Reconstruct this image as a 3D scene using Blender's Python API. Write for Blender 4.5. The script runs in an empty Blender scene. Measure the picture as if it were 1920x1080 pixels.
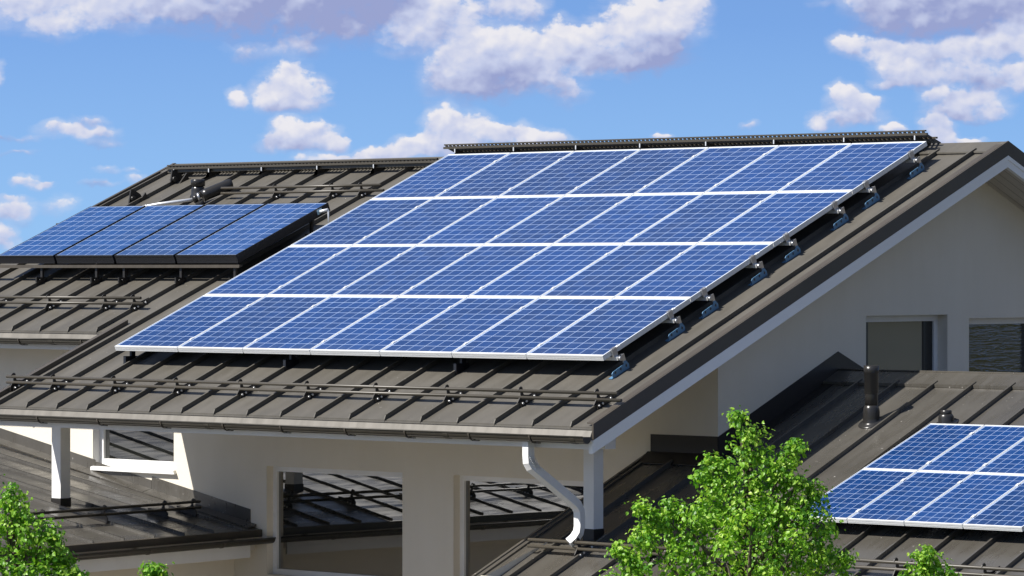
import bpy, math, random
from mathutils import Vector, Matrix
random.seed(7)
R = math.radians
scene = bpy.context.scene
COL = scene.collection
ZO = 5.4                      # height of the array's lower edge above the ground
# ------------------------------------------------------------------ camera, sky, sun
YAW, PITCH, FPX = 0.72413, -0.00474, 7089.57
cam_d = bpy.data.cameras.new('camera')
cam = bpy.data.objects.new('camera', cam_d)
COL.objects.link(cam)
cam.location = (31.0001, -28.4030, 0.84385 + ZO)
cam.rotation_euler = (math.pi / 2 + PITCH, 0, YAW)
cam_d.sensor_width = 36
cam_d.lens = FPX / 1920 * 36
cam_d.clip_start = 0.5
cam_d.clip_end = 6000
scene.camera = cam
scene.view_settings.view_transform = 'Standard'
scene.view_settings.look = 'None'
scene.view_settings.gamma = 1
scene.view_settings.use_curve_mapping = False
scene.view_settings.exposure = 0.75
scene.cycles.max_bounces = 6
SUN = Vector((-0.50, -1.0, 1.20)).normalized()      # towards the sun
SUN_EL = math.asin(SUN.z)
SUN_ROT = math.atan2(SUN.x, SUN.y) % (2 * math.pi)
sl = bpy.data.lights.new('sun', 'SUN')
sl.energy = 4.6
sl.angle = R(0.5)
sl.color = (1.0, 0.955, 0.89)
so = bpy.data.objects.new('sun', sl)
so.location = (-20, -30, 50)
so.rotation_euler = (-SUN).to_track_quat('-Z', 'Y').to_euler()
COL.objects.link(so)

w = bpy.data.worlds.new('World')
scene.world = w
w.use_nodes = True
NT = w.node_tree
for n in list(NT.nodes):
    NT.nodes.remove(n)


def mk(nt, typ, **kw):
    n = nt.nodes.new(typ)
    for k, v in kw.items():
        setattr(n, k, v)
    return n


class G:
    """small helper to wire shader maths"""
    def __init__(self, nt):
        self.nt = nt

    def put(self, sock, v):
        if isinstance(v, bpy.types.NodeSocket):
            self.nt.links.new(v, sock)
        elif v is not None:
            sock.default_value = v

    def m(self, op, a, b=None, c=None, clamp=False):
        n = mk(self.nt, 'ShaderNodeMath', operation=op, use_clamp=clamp)
        for i, v in enumerate((a, b, c)):
            if v is not None:
                self.put(n.inputs[i], v)
        return n.outputs[0]

    def v(self, op, a, b=None):
        n = mk(self.nt, 'ShaderNodeVectorMath', operation=op)
        self.put(n.inputs[0], a)
        if b is not None:
            self.put(n.inputs[1], b)
        return n.outputs['Value'] if op in ('LENGTH', 'DOT_PRODUCT', 'DISTANCE') else n.outputs[0]

    def scale(self, a, s):
        n = mk(self.nt, 'ShaderNodeVectorMath', operation='SCALE')
        self.put(n.inputs[0], a)
        self.put(n.inputs['Scale'], s)
        return n.outputs[0]

    def ramp(self, x, a, b, c=0.0, d=1.0, smooth=True):
        n = mk(self.nt, 'ShaderNodeMapRange', interpolation_type='SMOOTHSTEP' if smooth else 'LINEAR')
        for i, v in enumerate((x, a, b, c, d)):
            self.put(n.inputs[i], v)
        return n.outputs[0]

    def mix(self, f, a, b, blend='MIX'):
        n = mk(self.nt, 'ShaderNodeMix', data_type='RGBA', blend_type=blend)
        self.put(n.inputs[0], f)
        self.put(n.inputs[6], a)
        self.put(n.inputs[7], b)
        return n.outputs[2]

    def noise(self, vec, scale, detail=4, rough=0.55, dist=0.0, color=False):
        n = mk(self.nt, 'ShaderNodeTexNoise')
        self.put(n.inputs['Vector'], vec)
        n.inputs['Scale'].default_value = scale
        n.inputs['Detail'].default_value = detail
        n.inputs['Roughness'].default_value = rough
        n.inputs['Distortion'].default_value = dist
        return n.outputs['Color' if color else 'Fac']

    def comb(self, x, y, z=0.0):
        n = mk(self.nt, 'ShaderNodeCombineXYZ')
        for i, v in enumerate((x, y, z)):
            self.put(n.inputs[i], v)
        return n.outputs[0]


g = G(NT)
# the sky: a physical sky, looked up a little higher than the true direction so that the low band stays blue
geo = mk(NT, 'ShaderNodeTexCoord').outputs['Generated']
dirv = g.v('NORMALIZE', geo)
sep = mk(NT, 'ShaderNodeSeparateXYZ')
NT.links.new(dirv, sep.inputs[0])
dz = g.m('ADD', g.m('MULTIPLY', g.m('MAXIMUM', sep.outputs[2], 0.0), 2.6), 0.30)
skyv = g.v('NORMALIZE', g.comb(sep.outputs[0], sep.outputs[1], dz))
sky = mk(NT, 'ShaderNodeTexSky', sky_type='NISHITA', sun_disc=False)
sky.sun_elevation = SUN_EL
sky.sun_rotation = SUN_ROT
sky.altitude = 100
sky.air_density = 1.0
sky.dust_density = 0.35
sky.ozone_density = 1.6
NT.links.new(skyv, sky.inputs[0])
# cumulus clouds: each lobe stands in its own direction of the sky (u, v on the tangent plane of the north-west horizon)
FW = Vector((-math.sin(YAW), math.cos(YAW), 0))
RT = Vector((math.cos(YAW), math.sin(YAW), 0))
den = g.m('MAXIMUM', g.v('DOT_PRODUCT', dirv, FW), 0.02)
uu = g.m('DIVIDE', g.v('DOT_PRODUCT', dirv, RT), den)
vv = g.m('DIVIDE', sep.outputs[2], den)
S = 1000 / FPX
# lobes: u, v, half width, half height (thousandths), base level, darkness
LOBES = []


def L(px, py, rx, ry, dark=0.0, thin=0.0):
    grow = 1.14 if rx < 64 else 1.0
    LOBES.append(((px - 960) / FPX, (540 - py) / FPX + PITCH, rx * grow / FPX, ry * grow / FPX, dark, thin))


# grey bank, upper left
L(60, 0, 150, 62, .05); L(95, 42, 60, 34, .0); L(200, 15, 130, 50, .12); L(300, 5, 110, 55, .35); L(430, 0, 150, 78, .62)
L(560, 10, 160, 80, .85); L(690, 0, 125, 62, 1.0); L(480, 95, 75, 24, .35, .45); L(560, 88, 50, 26, .3, .4); L(640, 60, 90, 30, .7, .3)
# large cloud, centre
L(770, 60, 62, 46, .15); L(830, 30, 80, 60, .2); L(850, 140, 62, 52, .3); L(905, 95, 85, 62, .1); L(985, 92, 70, 46, .0); L(930, 150, 105, 40, .75)
L(1060, 75, 72, 46, .0); L(1120, 100, 90, 50, .25); L(1190, 50, 90, 62, .0); L(1265, 40, 70, 46, .0); L(1240, 85, 74, 46, .8); L(1180, 112, 110, 24, .9)
L(1060, 172, 46, 28, .3, .35); L(965, 10, 60, 40, .2); L(1290, 12, 48, 34, .1); L(1010, 135, 80, 44, .35)
# middle clouds
L(540, 150, 44, 42, .0); L(515, 176, 48, 32, .1); L(580, 172, 44, 34, .1); L(545, 192, 78, 17, .3); L(442, 182, 22, 22, .15, .2)
L(535, 240, 34, 26, .0); L(585, 250, 46, 26, .05); L(565, 270, 82, 17, .4); L(515, 262, 30, 18, .1); L(622, 268, 30, 16, .2)
L(120, 245, 58, 18, .05, .15); L(180, 250, 46, 18, .3, .2); L(168, 224, 38, 14, .3, .4); L(200, 268, 36, 8, .6, .5)
L(830, 228, 36, 34, .0); L(890, 240, 46, 36, .05); L(780, 272, 46, 24, .05); L(850, 268, 85, 32, .4); L(955, 252, 60, 24, .1); L(1020, 262, 58, 22, .05)
L(640, 296, 90, 16, .1); L(730, 290, 60, 20, .1)
# little ones, left
L(42, 340, 26, 13, .0, .15); L(72, 349, 24, 9, .15, .2); L(205, 316, 24, 8, .1, .35); L(248, 315, 22, 8, .1, .35); L(258, 335, 30, 12, .05, .2); L(190, 342, 40, 7, .5, .55)
L(110, 385, 42, 22, .1, .4); L(32, 395, 36, 26, .1, .25); L(15, 408, 50, 22, .3, .35); L(5, 440, 28, 18, .15, .3); L(20, 372, 44, 8, .2, .5); L(0, 148, 12, 28, .2, .1)
L(25, 255, 60, 8, .6, .6); L(30, 285, 55, 7, .6, .65); L(10, 462, 34, 14, .2, .4)
# right group
L(1700, 20, 110, 60, .75); L(1820, 20, 140, 62, .75); L(1640, 0, 70, 40, .4); L(1580, 0, 70, 16, .3, .4); L(1900, 0, 70, 70, .6)
L(1590, 88, 36, 22, .0); L(1660, 96, 90, 32, .1); L(1760, 105, 90, 40, .2); L(1850, 95, 70, 46, .05); L(1910, 70, 46, 40, .1); L(1690, 130, 70, 24, .15); L(1720, 152, 80, 20, .35)
L(1830, 140, 90, 30, .3); L(1905, 145, 34, 28, .1); L(1660, 160, 34, 10, .3, .3); L(1880, 160, 60, 20, .4, .2)
L(1580, 188, 34, 28, .0); L(1612, 205, 42, 26, .05); L(1590, 222, 62, 16, .3); L(1530, 232, 24, 11, .15, .1)
L(1770, 185, 46, 22, .1); L(1835, 196, 70, 24, .05); L(1815, 212, 80, 14, .4); L(1850, 178, 44, 14, .2, .2)
L(1675, 240, 26, 12, .0); L(1755, 236, 36, 20, .2); L(1765, 258, 36, 22, .3); L(1818, 263, 24, 9, .0); L(1408, 238, 20, 9, .3, .55); L(1245, 256, 24, 6, .1, .2); L(1940, 130, 40, 40, .1)

uv = g.comb(uu, vv)
big = g.noise(uv, 75, 2, 0.5, color=True)
warp = g.scale(g.v('SUBTRACT', big, (0.5, 0.5, 0.5)), 0.0056)
mid = g.noise(uv, 240, 2, 0.5, color=True)
warp2 = g.scale(g.v('SUBTRACT', mid, (0.5, 0.5, 0.5)), 0.0034)
flat = g.v('MULTIPLY', g.v('ADD', g.v('ADD', uv, warp), warp2), (1.0, 1.0, 0.0))
acc = None          # coverage, darkness and height all come from the lobes
for (a, b, rx, ry, dk, th) in LOBES:
    base_ = flat
    if acc is not None:                              # chained, so that the lobes are worked through one after the other
        tie = mk(NT, 'ShaderNodeVectorMath', operation='MULTIPLY_ADD')
        g.put(tie.inputs[0], acc)
        tie.inputs[1].default_value = (1e-12, 1e-12, 0.0)
        g.put(tie.inputs[2], flat)
        base_ = tie.outputs[0]
    ma = mk(NT, 'ShaderNodeVectorMath', operation='MULTIPLY_ADD')
    g.put(ma.inputs[0], base_)
    ma.inputs[1].default_value = (1 / rx, 1 / ry, 0.0)
    ma.inputs[2].default_value = (-a / rx, -b / ry, 0.0)
    d = ma.outputs[0]
    f = g.m('MULTIPLY_ADD', g.v('DOT_PRODUCT', d, d), -0.5, 1.0 - th * 0.42, clamp=True)
    f2 = g.m('POWER', f, 4.0)
    # x: sum of weights; y: weighted darkness; z: weighted height in the lobe
    tr_ = mk(NT, 'ShaderNodeVectorMath', operation='MULTIPLY_ADD')
    g.put(tr_.inputs[0], g.v('DOT_PRODUCT', d, (0.0, 1.0, 0.0)))
    tr_.inputs[1].default_value = (0.0, 0.0, 1.0)
    tr_.inputs[2].default_value = (1.0, dk, 0.0)
    ad = mk(NT, 'ShaderNodeVectorMath', operation='SCALE')
    g.put(ad.inputs[0], tr_.outputs[0])
    g.put(ad.inputs['Scale'], f2)
    acc = ad.outputs[0] if acc is None else g.v('ADD', acc, ad.outputs[0])
sa = mk(NT, 'ShaderNodeSeparateXYZ')
NT.links.new(acc, sa.inputs[0])
cov, dkw, hgt = sa.outputs
inv = g.m('DIVIDE', 1.0, g.m('MAXIMUM', cov, 0.0005))
dark = g.m('MULTIPLY', dkw, inv)
ht = g.m('MULTIPLY', hgt, inv)
stretch = g.v('MULTIPLY', uv, (1.0, 1.3, 1.0))
n1 = g.noise(stretch, 150, 8, 0.56, 0.25)
n1b = g.noise(stretch, 88, 4, 0.48, 0.3)
n2b = g.noise(g.v('ADD', stretch, (-0.0012, 0.0028, 0.0)), 88, 4, 0.48, 0.3)
nf = g.noise(stretch, 520, 5, 0.55)
n1b_ = g.noise(g.v('MULTIPLY', uv, (0.7, 1.8, 1.0)), 110, 5, 0.6, 0.4)


def billow(vec, sc):
    n = mk(NT, 'ShaderNodeTexVoronoi', feature='SMOOTH_F1')
    g.put(n.inputs['Vector'], vec)
    n.inputs['Scale'].default_value = sc
    n.inputs['Detail'].default_value = 2.0
    n.inputs['Roughness'].default_value = 0.5
    n.inputs['Smoothness'].default_value = 0.9
    return g.m('SUBTRACT', 0.62, n.outputs['Distance'])


wv = g.v('ADD', stretch, g.scale(g.v('SUBTRACT', mid, (0.5, 0.5, 0.5)), 0.004))
b1 = billow(wv, 125)
b2 = billow(g.v('ADD', wv, (-0.0012, 0.0022, 0.0)), 125)
ck = g.m('MINIMUM', g.m('POWER', cov, 0.25), 1.0)
edge = g.m('ADD', ck, g.m('MULTIPLY', g.m('SUBTRACT', n1, 0.5), 0.62))
edge = g.m('ADD', edge, g.m('MULTIPLY', b1, 0.30))
edge = g.m('ADD', edge, g.m('MULTIPLY', g.m('SUBTRACT', nf, 0.5), 0.26))
soft = g.ramp(ht, -0.5, 0.7, 0.46, 0.22)
alpha = g.ramp(edge, 0.52, g.m('ADD', 0.52, soft))
alpha = g.m('MULTIPLY', alpha, g.ramp(ck, 0.15, 0.45))
veil = g.m('MULTIPLY', g.ramp(g.m('ADD', ck, g.m('MULTIPLY', g.m('SUBTRACT', n1b_, 0.5), 1.1)), 0.25, 1.0), 0.42)
alpha = g.m('MAXIMUM', alpha, veil)
emb = g.m('ADD', g.m('MULTIPLY', g.m('SUBTRACT', n1b, n2b), 1.0), g.m('MULTIPLY', g.m('SUBTRACT', b1, b2), 0.62))
lum = g.m('ADD', g.m('MULTIPLY_ADD', ht, 0.44, 0.78), emb)
lum = g.m('SUBTRACT', lum, g.m('MULTIPLY', dark, 0.95))
lum = g.m('ADD', lum, g.m('MULTIPLY', g.m('SUBTRACT', g.noise(stretch, 60, 3), 0.5), 0.55))
lum = g.m('ADD', lum, g.m('MULTIPLY', g.m('SUBTRACT', nf, 0.5), 0.10))
lum = g.ramp(lum, -0.05, 1.05, 0, 1, smooth=False)
CLOUD_DK, CLOUD_MD, CLOUD_LT = (1.9, 2.2, 3.75, 1), (3.3, 3.62, 4.85, 1), (4.95, 4.9, 5.2, 1)
cc = g.mix(g.ramp(lum, 0.0, 0.5, smooth=False), CLOUD_DK, CLOUD_MD)
cc = g.mix(g.ramp(lum, 0.5, 1.0, smooth=False), cc, CLOUD_LT)
# clear-sky colour
skyt = g.mix(1.0, sky.outputs[0], (0.98, 1.17, 1.36, 1), 'MULTIPLY')
front = g.ramp(g.v('DOT_PRODUCT', dirv, FW), 0.90, 0.97)
low = g.ramp(vv, 0.065, 0.0, 0, 0.6, smooth=False)
skyc = g.mix(g.m('MULTIPLY', low, front), skyt, (2.0, 3.45, 4.9, 1))
# broken cloud over the rest of the sky
rest = g.noise(g.v('MULTIPLY', dirv, (1, 1, 1.6)), 3.2, 3, 0.55)
skyr = g.mix(g.ramp(rest, 0.46, 0.62, 0, 0.85), skyt, (4.3, 4.2, 4.3, 1))
bg = mk(NT, 'ShaderNodeBackground')
NT.links.new(g.mix(alpha, skyc, cc), bg.inputs[0])
bg.inputs[1].default_value = 0.10
bg2 = mk(NT, 'ShaderNodeBackground')
NT.links.new(skyr, bg2.inputs[0])
bg2.inputs[1].default_value = 0.062
mxs = mk(NT, 'ShaderNodeMixShader')
NT.links.new(front, mxs.inputs[0])
NT.links.new(bg2.outputs[0], mxs.inputs[1])
NT.links.new(bg.outputs[0], mxs.inputs[2])
wo = mk(NT, 'ShaderNodeOutputWorld')
NT.links.new(mxs.outputs[0], wo.inputs[0])
w.cycles.sampling_method = 'MANUAL'
w.cycles.sample_map_resolution = 256

# ------------------------------------------------------------------ materials
MATS = {}


def mat(name, col, rough=0.5, metal=0.0, spec=0.5, fn=None):
    m = bpy.data.materials.new(name)
    m.use_nodes = True
    nt = m.node_tree
    b = nt.nodes['Principled BSDF']
    b.inputs['Base Color'].default_value = (*col, 1)
    b.inputs['Roughness'].default_value = rough
    b.inputs['Metallic'].default_value = metal
    b.inputs['Specular IOR Level'].default_value = spec
    if fn:
        fn(G(nt), nt, b)
    MATS[name] = m
    return m


def coords(nt, kind='Object'):
    return mk(nt, 'ShaderNodeTexCoord').outputs[kind]


def bump(h, nt, b, sock, strength, dist=0.01):
    n = mk(nt, 'ShaderNodeBump')
    n.inputs['Strength'].default_value = strength
    n.inputs['Distance'].default_value = dist
    nt.links.new(sock, n.inputs['Height'])
    nt.links.new(n.outputs[0], b.inputs['Normal'])


def worn_metal(dark, light, marks=0.0, bumps=0.22):
    def fn(h, nt, b):
        c = mk(nt, 'ShaderNodeNewGeometry').outputs['Position']
        n = h.noise(c, 0.9, 5, 0.6)
        n2 = h.noise(h.v('MULTIPLY', c, (6, 1.2, 1.2)), 1.4, 4, 0.6)
        f = h.ramp(h.m('ADD', h.m('MULTIPLY', n, 0.6), h.m('MULTIPLY', n2, 0.4)), 0.33, 0.68)
        col = h.mix(f, (*dark, 1), (*light, 1))
        if marks:
            s = h.noise(h.v('MULTIPLY', c, (3, 5, 5)), 2.6, 7, 0.72, 1.2)
            s2 = h.noise(c, 1.3, 2)
            k = h.m('MULTIPLY', h.ramp(s, 0.645, 0.73), h.ramp(s2, 0.47, 0.62))
            sp = h.noise(c, 26, 1, 0.5)
            k = h.m('MAXIMUM', h.m('MULTIPLY', k, 0.55), h.m('MULTIPLY', h.ramp(sp, 0.775, 0.80), 0.9))
            col = h.mix(h.m('MULTIPLY', k, marks), col, (0.42, 0.40, 0.37, 1))
        nt.links.new(col, b.inputs['Base Color'])
        r = h.ramp(n2, 0.3, 0.7, b.inputs['Roughness'].default_value - .06, b.inputs['Roughness'].default_value + .08)
        nt.links.new(r, b.inputs['Roughness'])
        if bumps:
            w_ = h.noise(h.v('MULTIPLY', c, (1.0, 0.5, 0.5)), 2.2, 2)
            bump(h, nt, b, w_, bumps, 0.03)
    return fn


mat('brown_roof_metal', (.1, .1, .1), .48, 0, .35, worn_metal((.082, .0755, .063), (.106, .098, .083), 0.3))
mat('weathered_roof_metal', (.1, .1, .1), .29, 0, .9, worn_metal((.060, .055, .046), (.080, .074, .063), .8))
mat('brown_trim_metal', (.078, .066, .054), .42, 0, .4, worn_metal((.060, .051, .040), (.078, .067, .053), 0, 0))
mat('gutter_metal', (.06, .05, .04), .4, 0, .4, worn_metal((.036, .032, .024), (.048, .043, .032), 0, 0))
mat('apron_metal', (.2, .18, .15), .38, 0, .5, worn_metal((.15, .138, .115), (.19, .175, .148), 0, 0))
mat('black_metal', (.018, .016, .014), .45)
mat('black_plastic', (.022, .021, .020), .28, 0, .5)
mat('guard_metal', (.062, .054, .040), .4, 0, .5)
mat('zinc', (.78, .78, .76), .22, 0.35)


def alu(h, nt, b):
    c = coords(nt)
    n = h.noise(h.v('MULTIPLY', c, (1, 1, 1)), 9, 3)
    nt.links.new(h.ramp(n, .3, .7, .3, .42), b.inputs['Roughness'])


mat('aluminium', (.70, .715, .72), .4, 0.10, .5, alu)
mat('dark_frame', (.013, .014, .018), .35, 0, .5)
mat('steel', (.55, .55, .55), .28, .8)
mat('galvanised_skylit', (.11, .25, .42), .45, .2)  # galvanised metal; blue skylight on its shaded side is put into the colour


def render_wall(h, nt, b):
    c = mk(nt, 'ShaderNodeNewGeometry').outputs['Position']
    n = h.noise(c, 1.1, 5, .6)
    st = h.noise(h.v('MULTIPLY', c, (3.0, 3.0, .35)), 1.6, 4, .6)
    f = h.ramp(h.m('ADD', h.m('MULTIPLY', n, .7), h.m('MULTIPLY', st, .3)), .3, .75)
    nt.links.new(h.mix(f, (.705, .655, .555, 1), (.75, .70, .605, 1)), b.inputs['Base Color'])
    bump(h, nt, b, h.noise(c, 95, 3, .6), .5, .004)


mat('render', (.6, .57, .52), .9, 0, .2, render_wall)


def boards(h, nt, b):
    c = mk(nt, 'ShaderNodeNewGeometry').outputs['Position']
    s = mk(nt, 'ShaderNodeSeparateXYZ')
    nt.links.new(c, s.inputs[0])
    fr = h.m('FRACT', h.m('MULTIPLY', s.outputs[0], 8.0))
    groove = h.m('MAXIMUM', h.ramp(fr, .0, .06, 1, 0), h.ramp(fr, .94, 1.0, 0, 1))
    wob = h.noise(h.v('MULTIPLY', c, (8, .7, .7)), 2, 4)
    col = h.mix(h.ramp(wob, .3, .7), (.52, .48, .42, 1), (.60, .56, .50, 1))
    nt.links.new(h.mix(groove, col, (.22, .20, .17, 1)), b.inputs['Base Color'])
    bump(h, nt, b, h.m('SUBTRACT', 1.0, groove), .6, .01)


mat('soffit_boards', (.55, .52, .46), .7, 0, .3, boards)


def paint(h, nt, b):
    c = mk(nt, 'ShaderNodeNewGeometry').outputs['Position']
    n = h.noise(c, 3.5, 5, .65)
    nt.links.new(h.mix(h.ramp(n, .35, .7), (.76, .755, .74, 1), (.80, .80, .79, 1)), b.inputs['Base Color'])


mat('white_paint', (.8, .8, .79), .5, 0, .4, paint)
mat('fascia_paint', (.84, .845, .84), .5, 0, .4)


def glass_wavy(amount, freq, zs=2):
    def fn(h, nt, b):
        if not amount:
            return
        c = mk(nt, 'ShaderNodeNewGeometry').outputs['Position']
        n = h.noise(h.v('MULTIPLY', c, (1, 1, zs)), freq, 3, .5, .6)
        bump(h, nt, b, n, amount, .02)
    return fn


for nm, a_, fq in (('window_glass', .018, .9), ('rippled_glass', .28, 2.6)):
    m_ = mat(nm, (.012, .013, .012), .01, 0, 1.0, glass_wavy(a_, fq, 2 if a_ < .1 else 11))
    m_.node_tree.nodes['Principled BSDF'].inputs['IOR'].default_value = 2.1 if nm == 'window_glass' else 1.6
mat('pale_glass', (.22, .205, .175), .03, 0, 1.0, glass_wavy(.03, 1.2))


def cells(nx, ny, W_, L_, mx, my, line, tint, lt=(.36, .46, .66)):
    """polycrystalline cells with pale bus lines, in the panel's own coordinates"""
    def fn(h, nt, b):
        c = coords(nt)
        s = mk(nt, 'ShaderNodeSeparateXYZ')
        nt.links.new(c, s.inputs[0])
        px, py = (W_ - 2 * mx) / nx, (L_ - 2 * my) / ny
        x = h.m('DIVIDE', h.m('SUBTRACT', s.outputs[0], mx), px)
        y = h.m('DIVIDE', h.m('SUBTRACT', s.outputs[1], my), py)
        fx = h.m('ABSOLUTE', h.m('SUBTRACT', h.m('FRACT', x), .5))
        fy = h.m('ABSOLUTE', h.m('SUBTRACT', h.m('FRACT', y), .5))
        gx = h.m('GREATER_THAN', fx, .5 - line / px / 2)
        gy = h.m('GREATER_THAN', fy, .5 - line * 1.15 / py / 2)
        grid = h.m('MAXIMUM', gx, gy)
        out = h.m('MAXIMUM', h.m('MAXIMUM', h.m('LESS_THAN', x, 0.0), h.m('GREATER_THAN', x, float(nx))),
                  h.m('MAXIMUM', h.m('LESS_THAN', y, 0.0), h.m('GREATER_THAN', y, float(ny))))
        grid = h.m('MAXIMUM', grid, out)
        oi = mk(nt, 'ShaderNodeObjectInfo').outputs['Random']
        wn = mk(nt, 'ShaderNodeTexWhiteNoise', noise_dimensions='3D')
        nt.links.new(h.comb(h.m('FLOOR', x), h.m('FLOOR', y), h.m('MULTIPLY', oi, 77.0)), wn.inputs['Vector'])
        vo = mk(nt, 'ShaderNodeTexVoronoi')
        vo.inputs['Scale'].default_value = 46
        nt.links.new(h.v('ADD', c, h.comb(oi, h.m('MULTIPLY', oi, 3.0))), vo.inputs['Vector'])
        vs = mk(nt, 'ShaderNodeSeparateColor')
        nt.links.new(vo.outputs['Color'], vs.inputs[0])
        k = h.m('ADD', h.m('MULTIPLY', wn.outputs['Value'], .55), h.m('MULTIPLY', vs.outputs[0], .45))
        wash = h.noise(h.v('ADD', c, h.comb(h.m('MULTIPLY', oi, 9.0), oi)), 1.6, 3)
        k = h.m('ADD', h.m('MULTIPLY', k, .75), h.m('MULTIPLY', wash, .35))
        k = h.m('ADD', k, h.m('MULTIPLY', h.m('SUBTRACT', oi, .5), .55))
        col = h.mix(h.ramp(k, .1, .95, smooth=False), (*[t_ * .74 for t_ in tint], 1), (*[t_ * 1.2 for t_ in tint], 1))
        dust = h.noise(h.v('MULTIPLY', h.v('ADD', c, h.comb(h.m('MULTIPLY', oi, 5.0), oi)), (3.2, .8, 1.0)), 2.2, 5, .65)
        low = h.ramp(s.outputs[1], .0, .16 * L_, .05, 0.0)
        dk = h.m('ADD', h.ramp(dust, .45, .8, 0, .08), low)
        full = h.mix(grid, col, (*lt, 1))
        nt.links.new(h.mix(dk, full, (.20, .24, .30, 1)), b.inputs['Base Color'])
        b.inputs['Coat Weight'].default_value = .14
        b.inputs['Coat Roughness'].default_value = .06
    return fn


PW, PL = 0.992, 1.461          # one panel of the big array
mat('solar_cells', (.03, .09, .35), .35, 0, .3, cells(6, 10, PW, PL, .022, .030, .0054, (.0032, .036, .150)))
SW, SL = 0.634, 1.210          # one panel of the small array
mat('small_solar_cells', (.03, .09, .35), .35, 0, .3, cells(6, 10, SW, SL, .016, .022, .0040, (.0026, .033, .138)))
CW, CL = 1.02, 1.655           # one dark-framed panel
mat('dark_panel_cells', (.04, .1, .36), .32, 0, .4, cells(6, 10, CW, CL, .016, .020, .0062, (.008, .046, .162)))


def leafmat(name, c1, c2, c3):
    def fn(h, nt, b):
        at = mk(nt, 'ShaderNodeAttribute', attribute_name='leaf_tint')
        f = at.outputs['Fac']
        col = h.mix(h.ramp(f, 0, .5, smooth=False), (*c1, 1), (*c2, 1))
        col = h.mix(h.ramp(f, .5, 1.0, smooth=False), col, (*c3, 1))
        nt.links.new(col, b.inputs['Base Color'])
        tr = mk(nt, 'ShaderNodeBsdfTranslucent')
        nt.links.new(h.mix(1.0, col, (1.25, 1.35, .55, 1), 'MULTIPLY'), tr.inputs[0])
        ms = mk(nt, 'ShaderNodeMixShader')
        ms.inputs[0].default_value = .38
        nt.links.new(b.outputs[0], ms.inputs[1])
        nt.links.new(tr.outputs[0], ms.inputs[2])
        nt.links.new(ms.outputs[0], nt.nodes['Material Output'].inputs[0])
    return mat(name, c2, .42, 0, .45, fn)


leafmat('linden_leaf', (.06, .195, .012), (.20, .41, .032), (.48, .65, .11))


def bark(h, nt, b):
    c = coords(nt)
    n = h.noise(h.v('MULTIPLY', c, (6, 6, 1.2)), 4, 5, .65)
    nt.links.new(h.mix(n, (.05, .04, .03, 1), (.16, .13, .10, 1)), b.inputs['Base Color'])
    bump(h, nt, b, n, .6, .03)


mat('bark', (.1, .08, .06), .9, 0, .2, bark)


def paving(h, nt, b):
    c = mk(nt, 'ShaderNodeNewGeometry').outputs['Position']
    n = h.noise(c, .35, 6, .65)
    n2 = h.noise(c, 14, 5, .7)
    col = h.mix(h.ramp(n, .35, .65), (.17, .155, .135, 1), (.23, .21, .185, 1))
    near = h.mix(h.m('MULTIPLY', n2, .5), col, (.28, .26, .23, 1))
    far = h.mix(h.ramp(h.noise(c, .03, 5, .6), .4, .6), (.065, .072, .04, 1), (.085, .088, .052, 1))
    edge_ = h.m('ADD', h.v('LENGTH', c), h.m('MULTIPLY', h.noise(c, .12, 3), 12.0))
    nt.links.new(h.mix(h.ramp(edge_, 30, 34), near, far), b.inputs['Base Color'])
    bump(h, nt, b, n2, .8, .05)


mat('gravel', (.2, .18, .16), .95, 0, .1, paving)
mat('sticker', (.42, .62, .72), .5)
mat('silver_foil', (.78, .79, .80), .3, .4)


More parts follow.
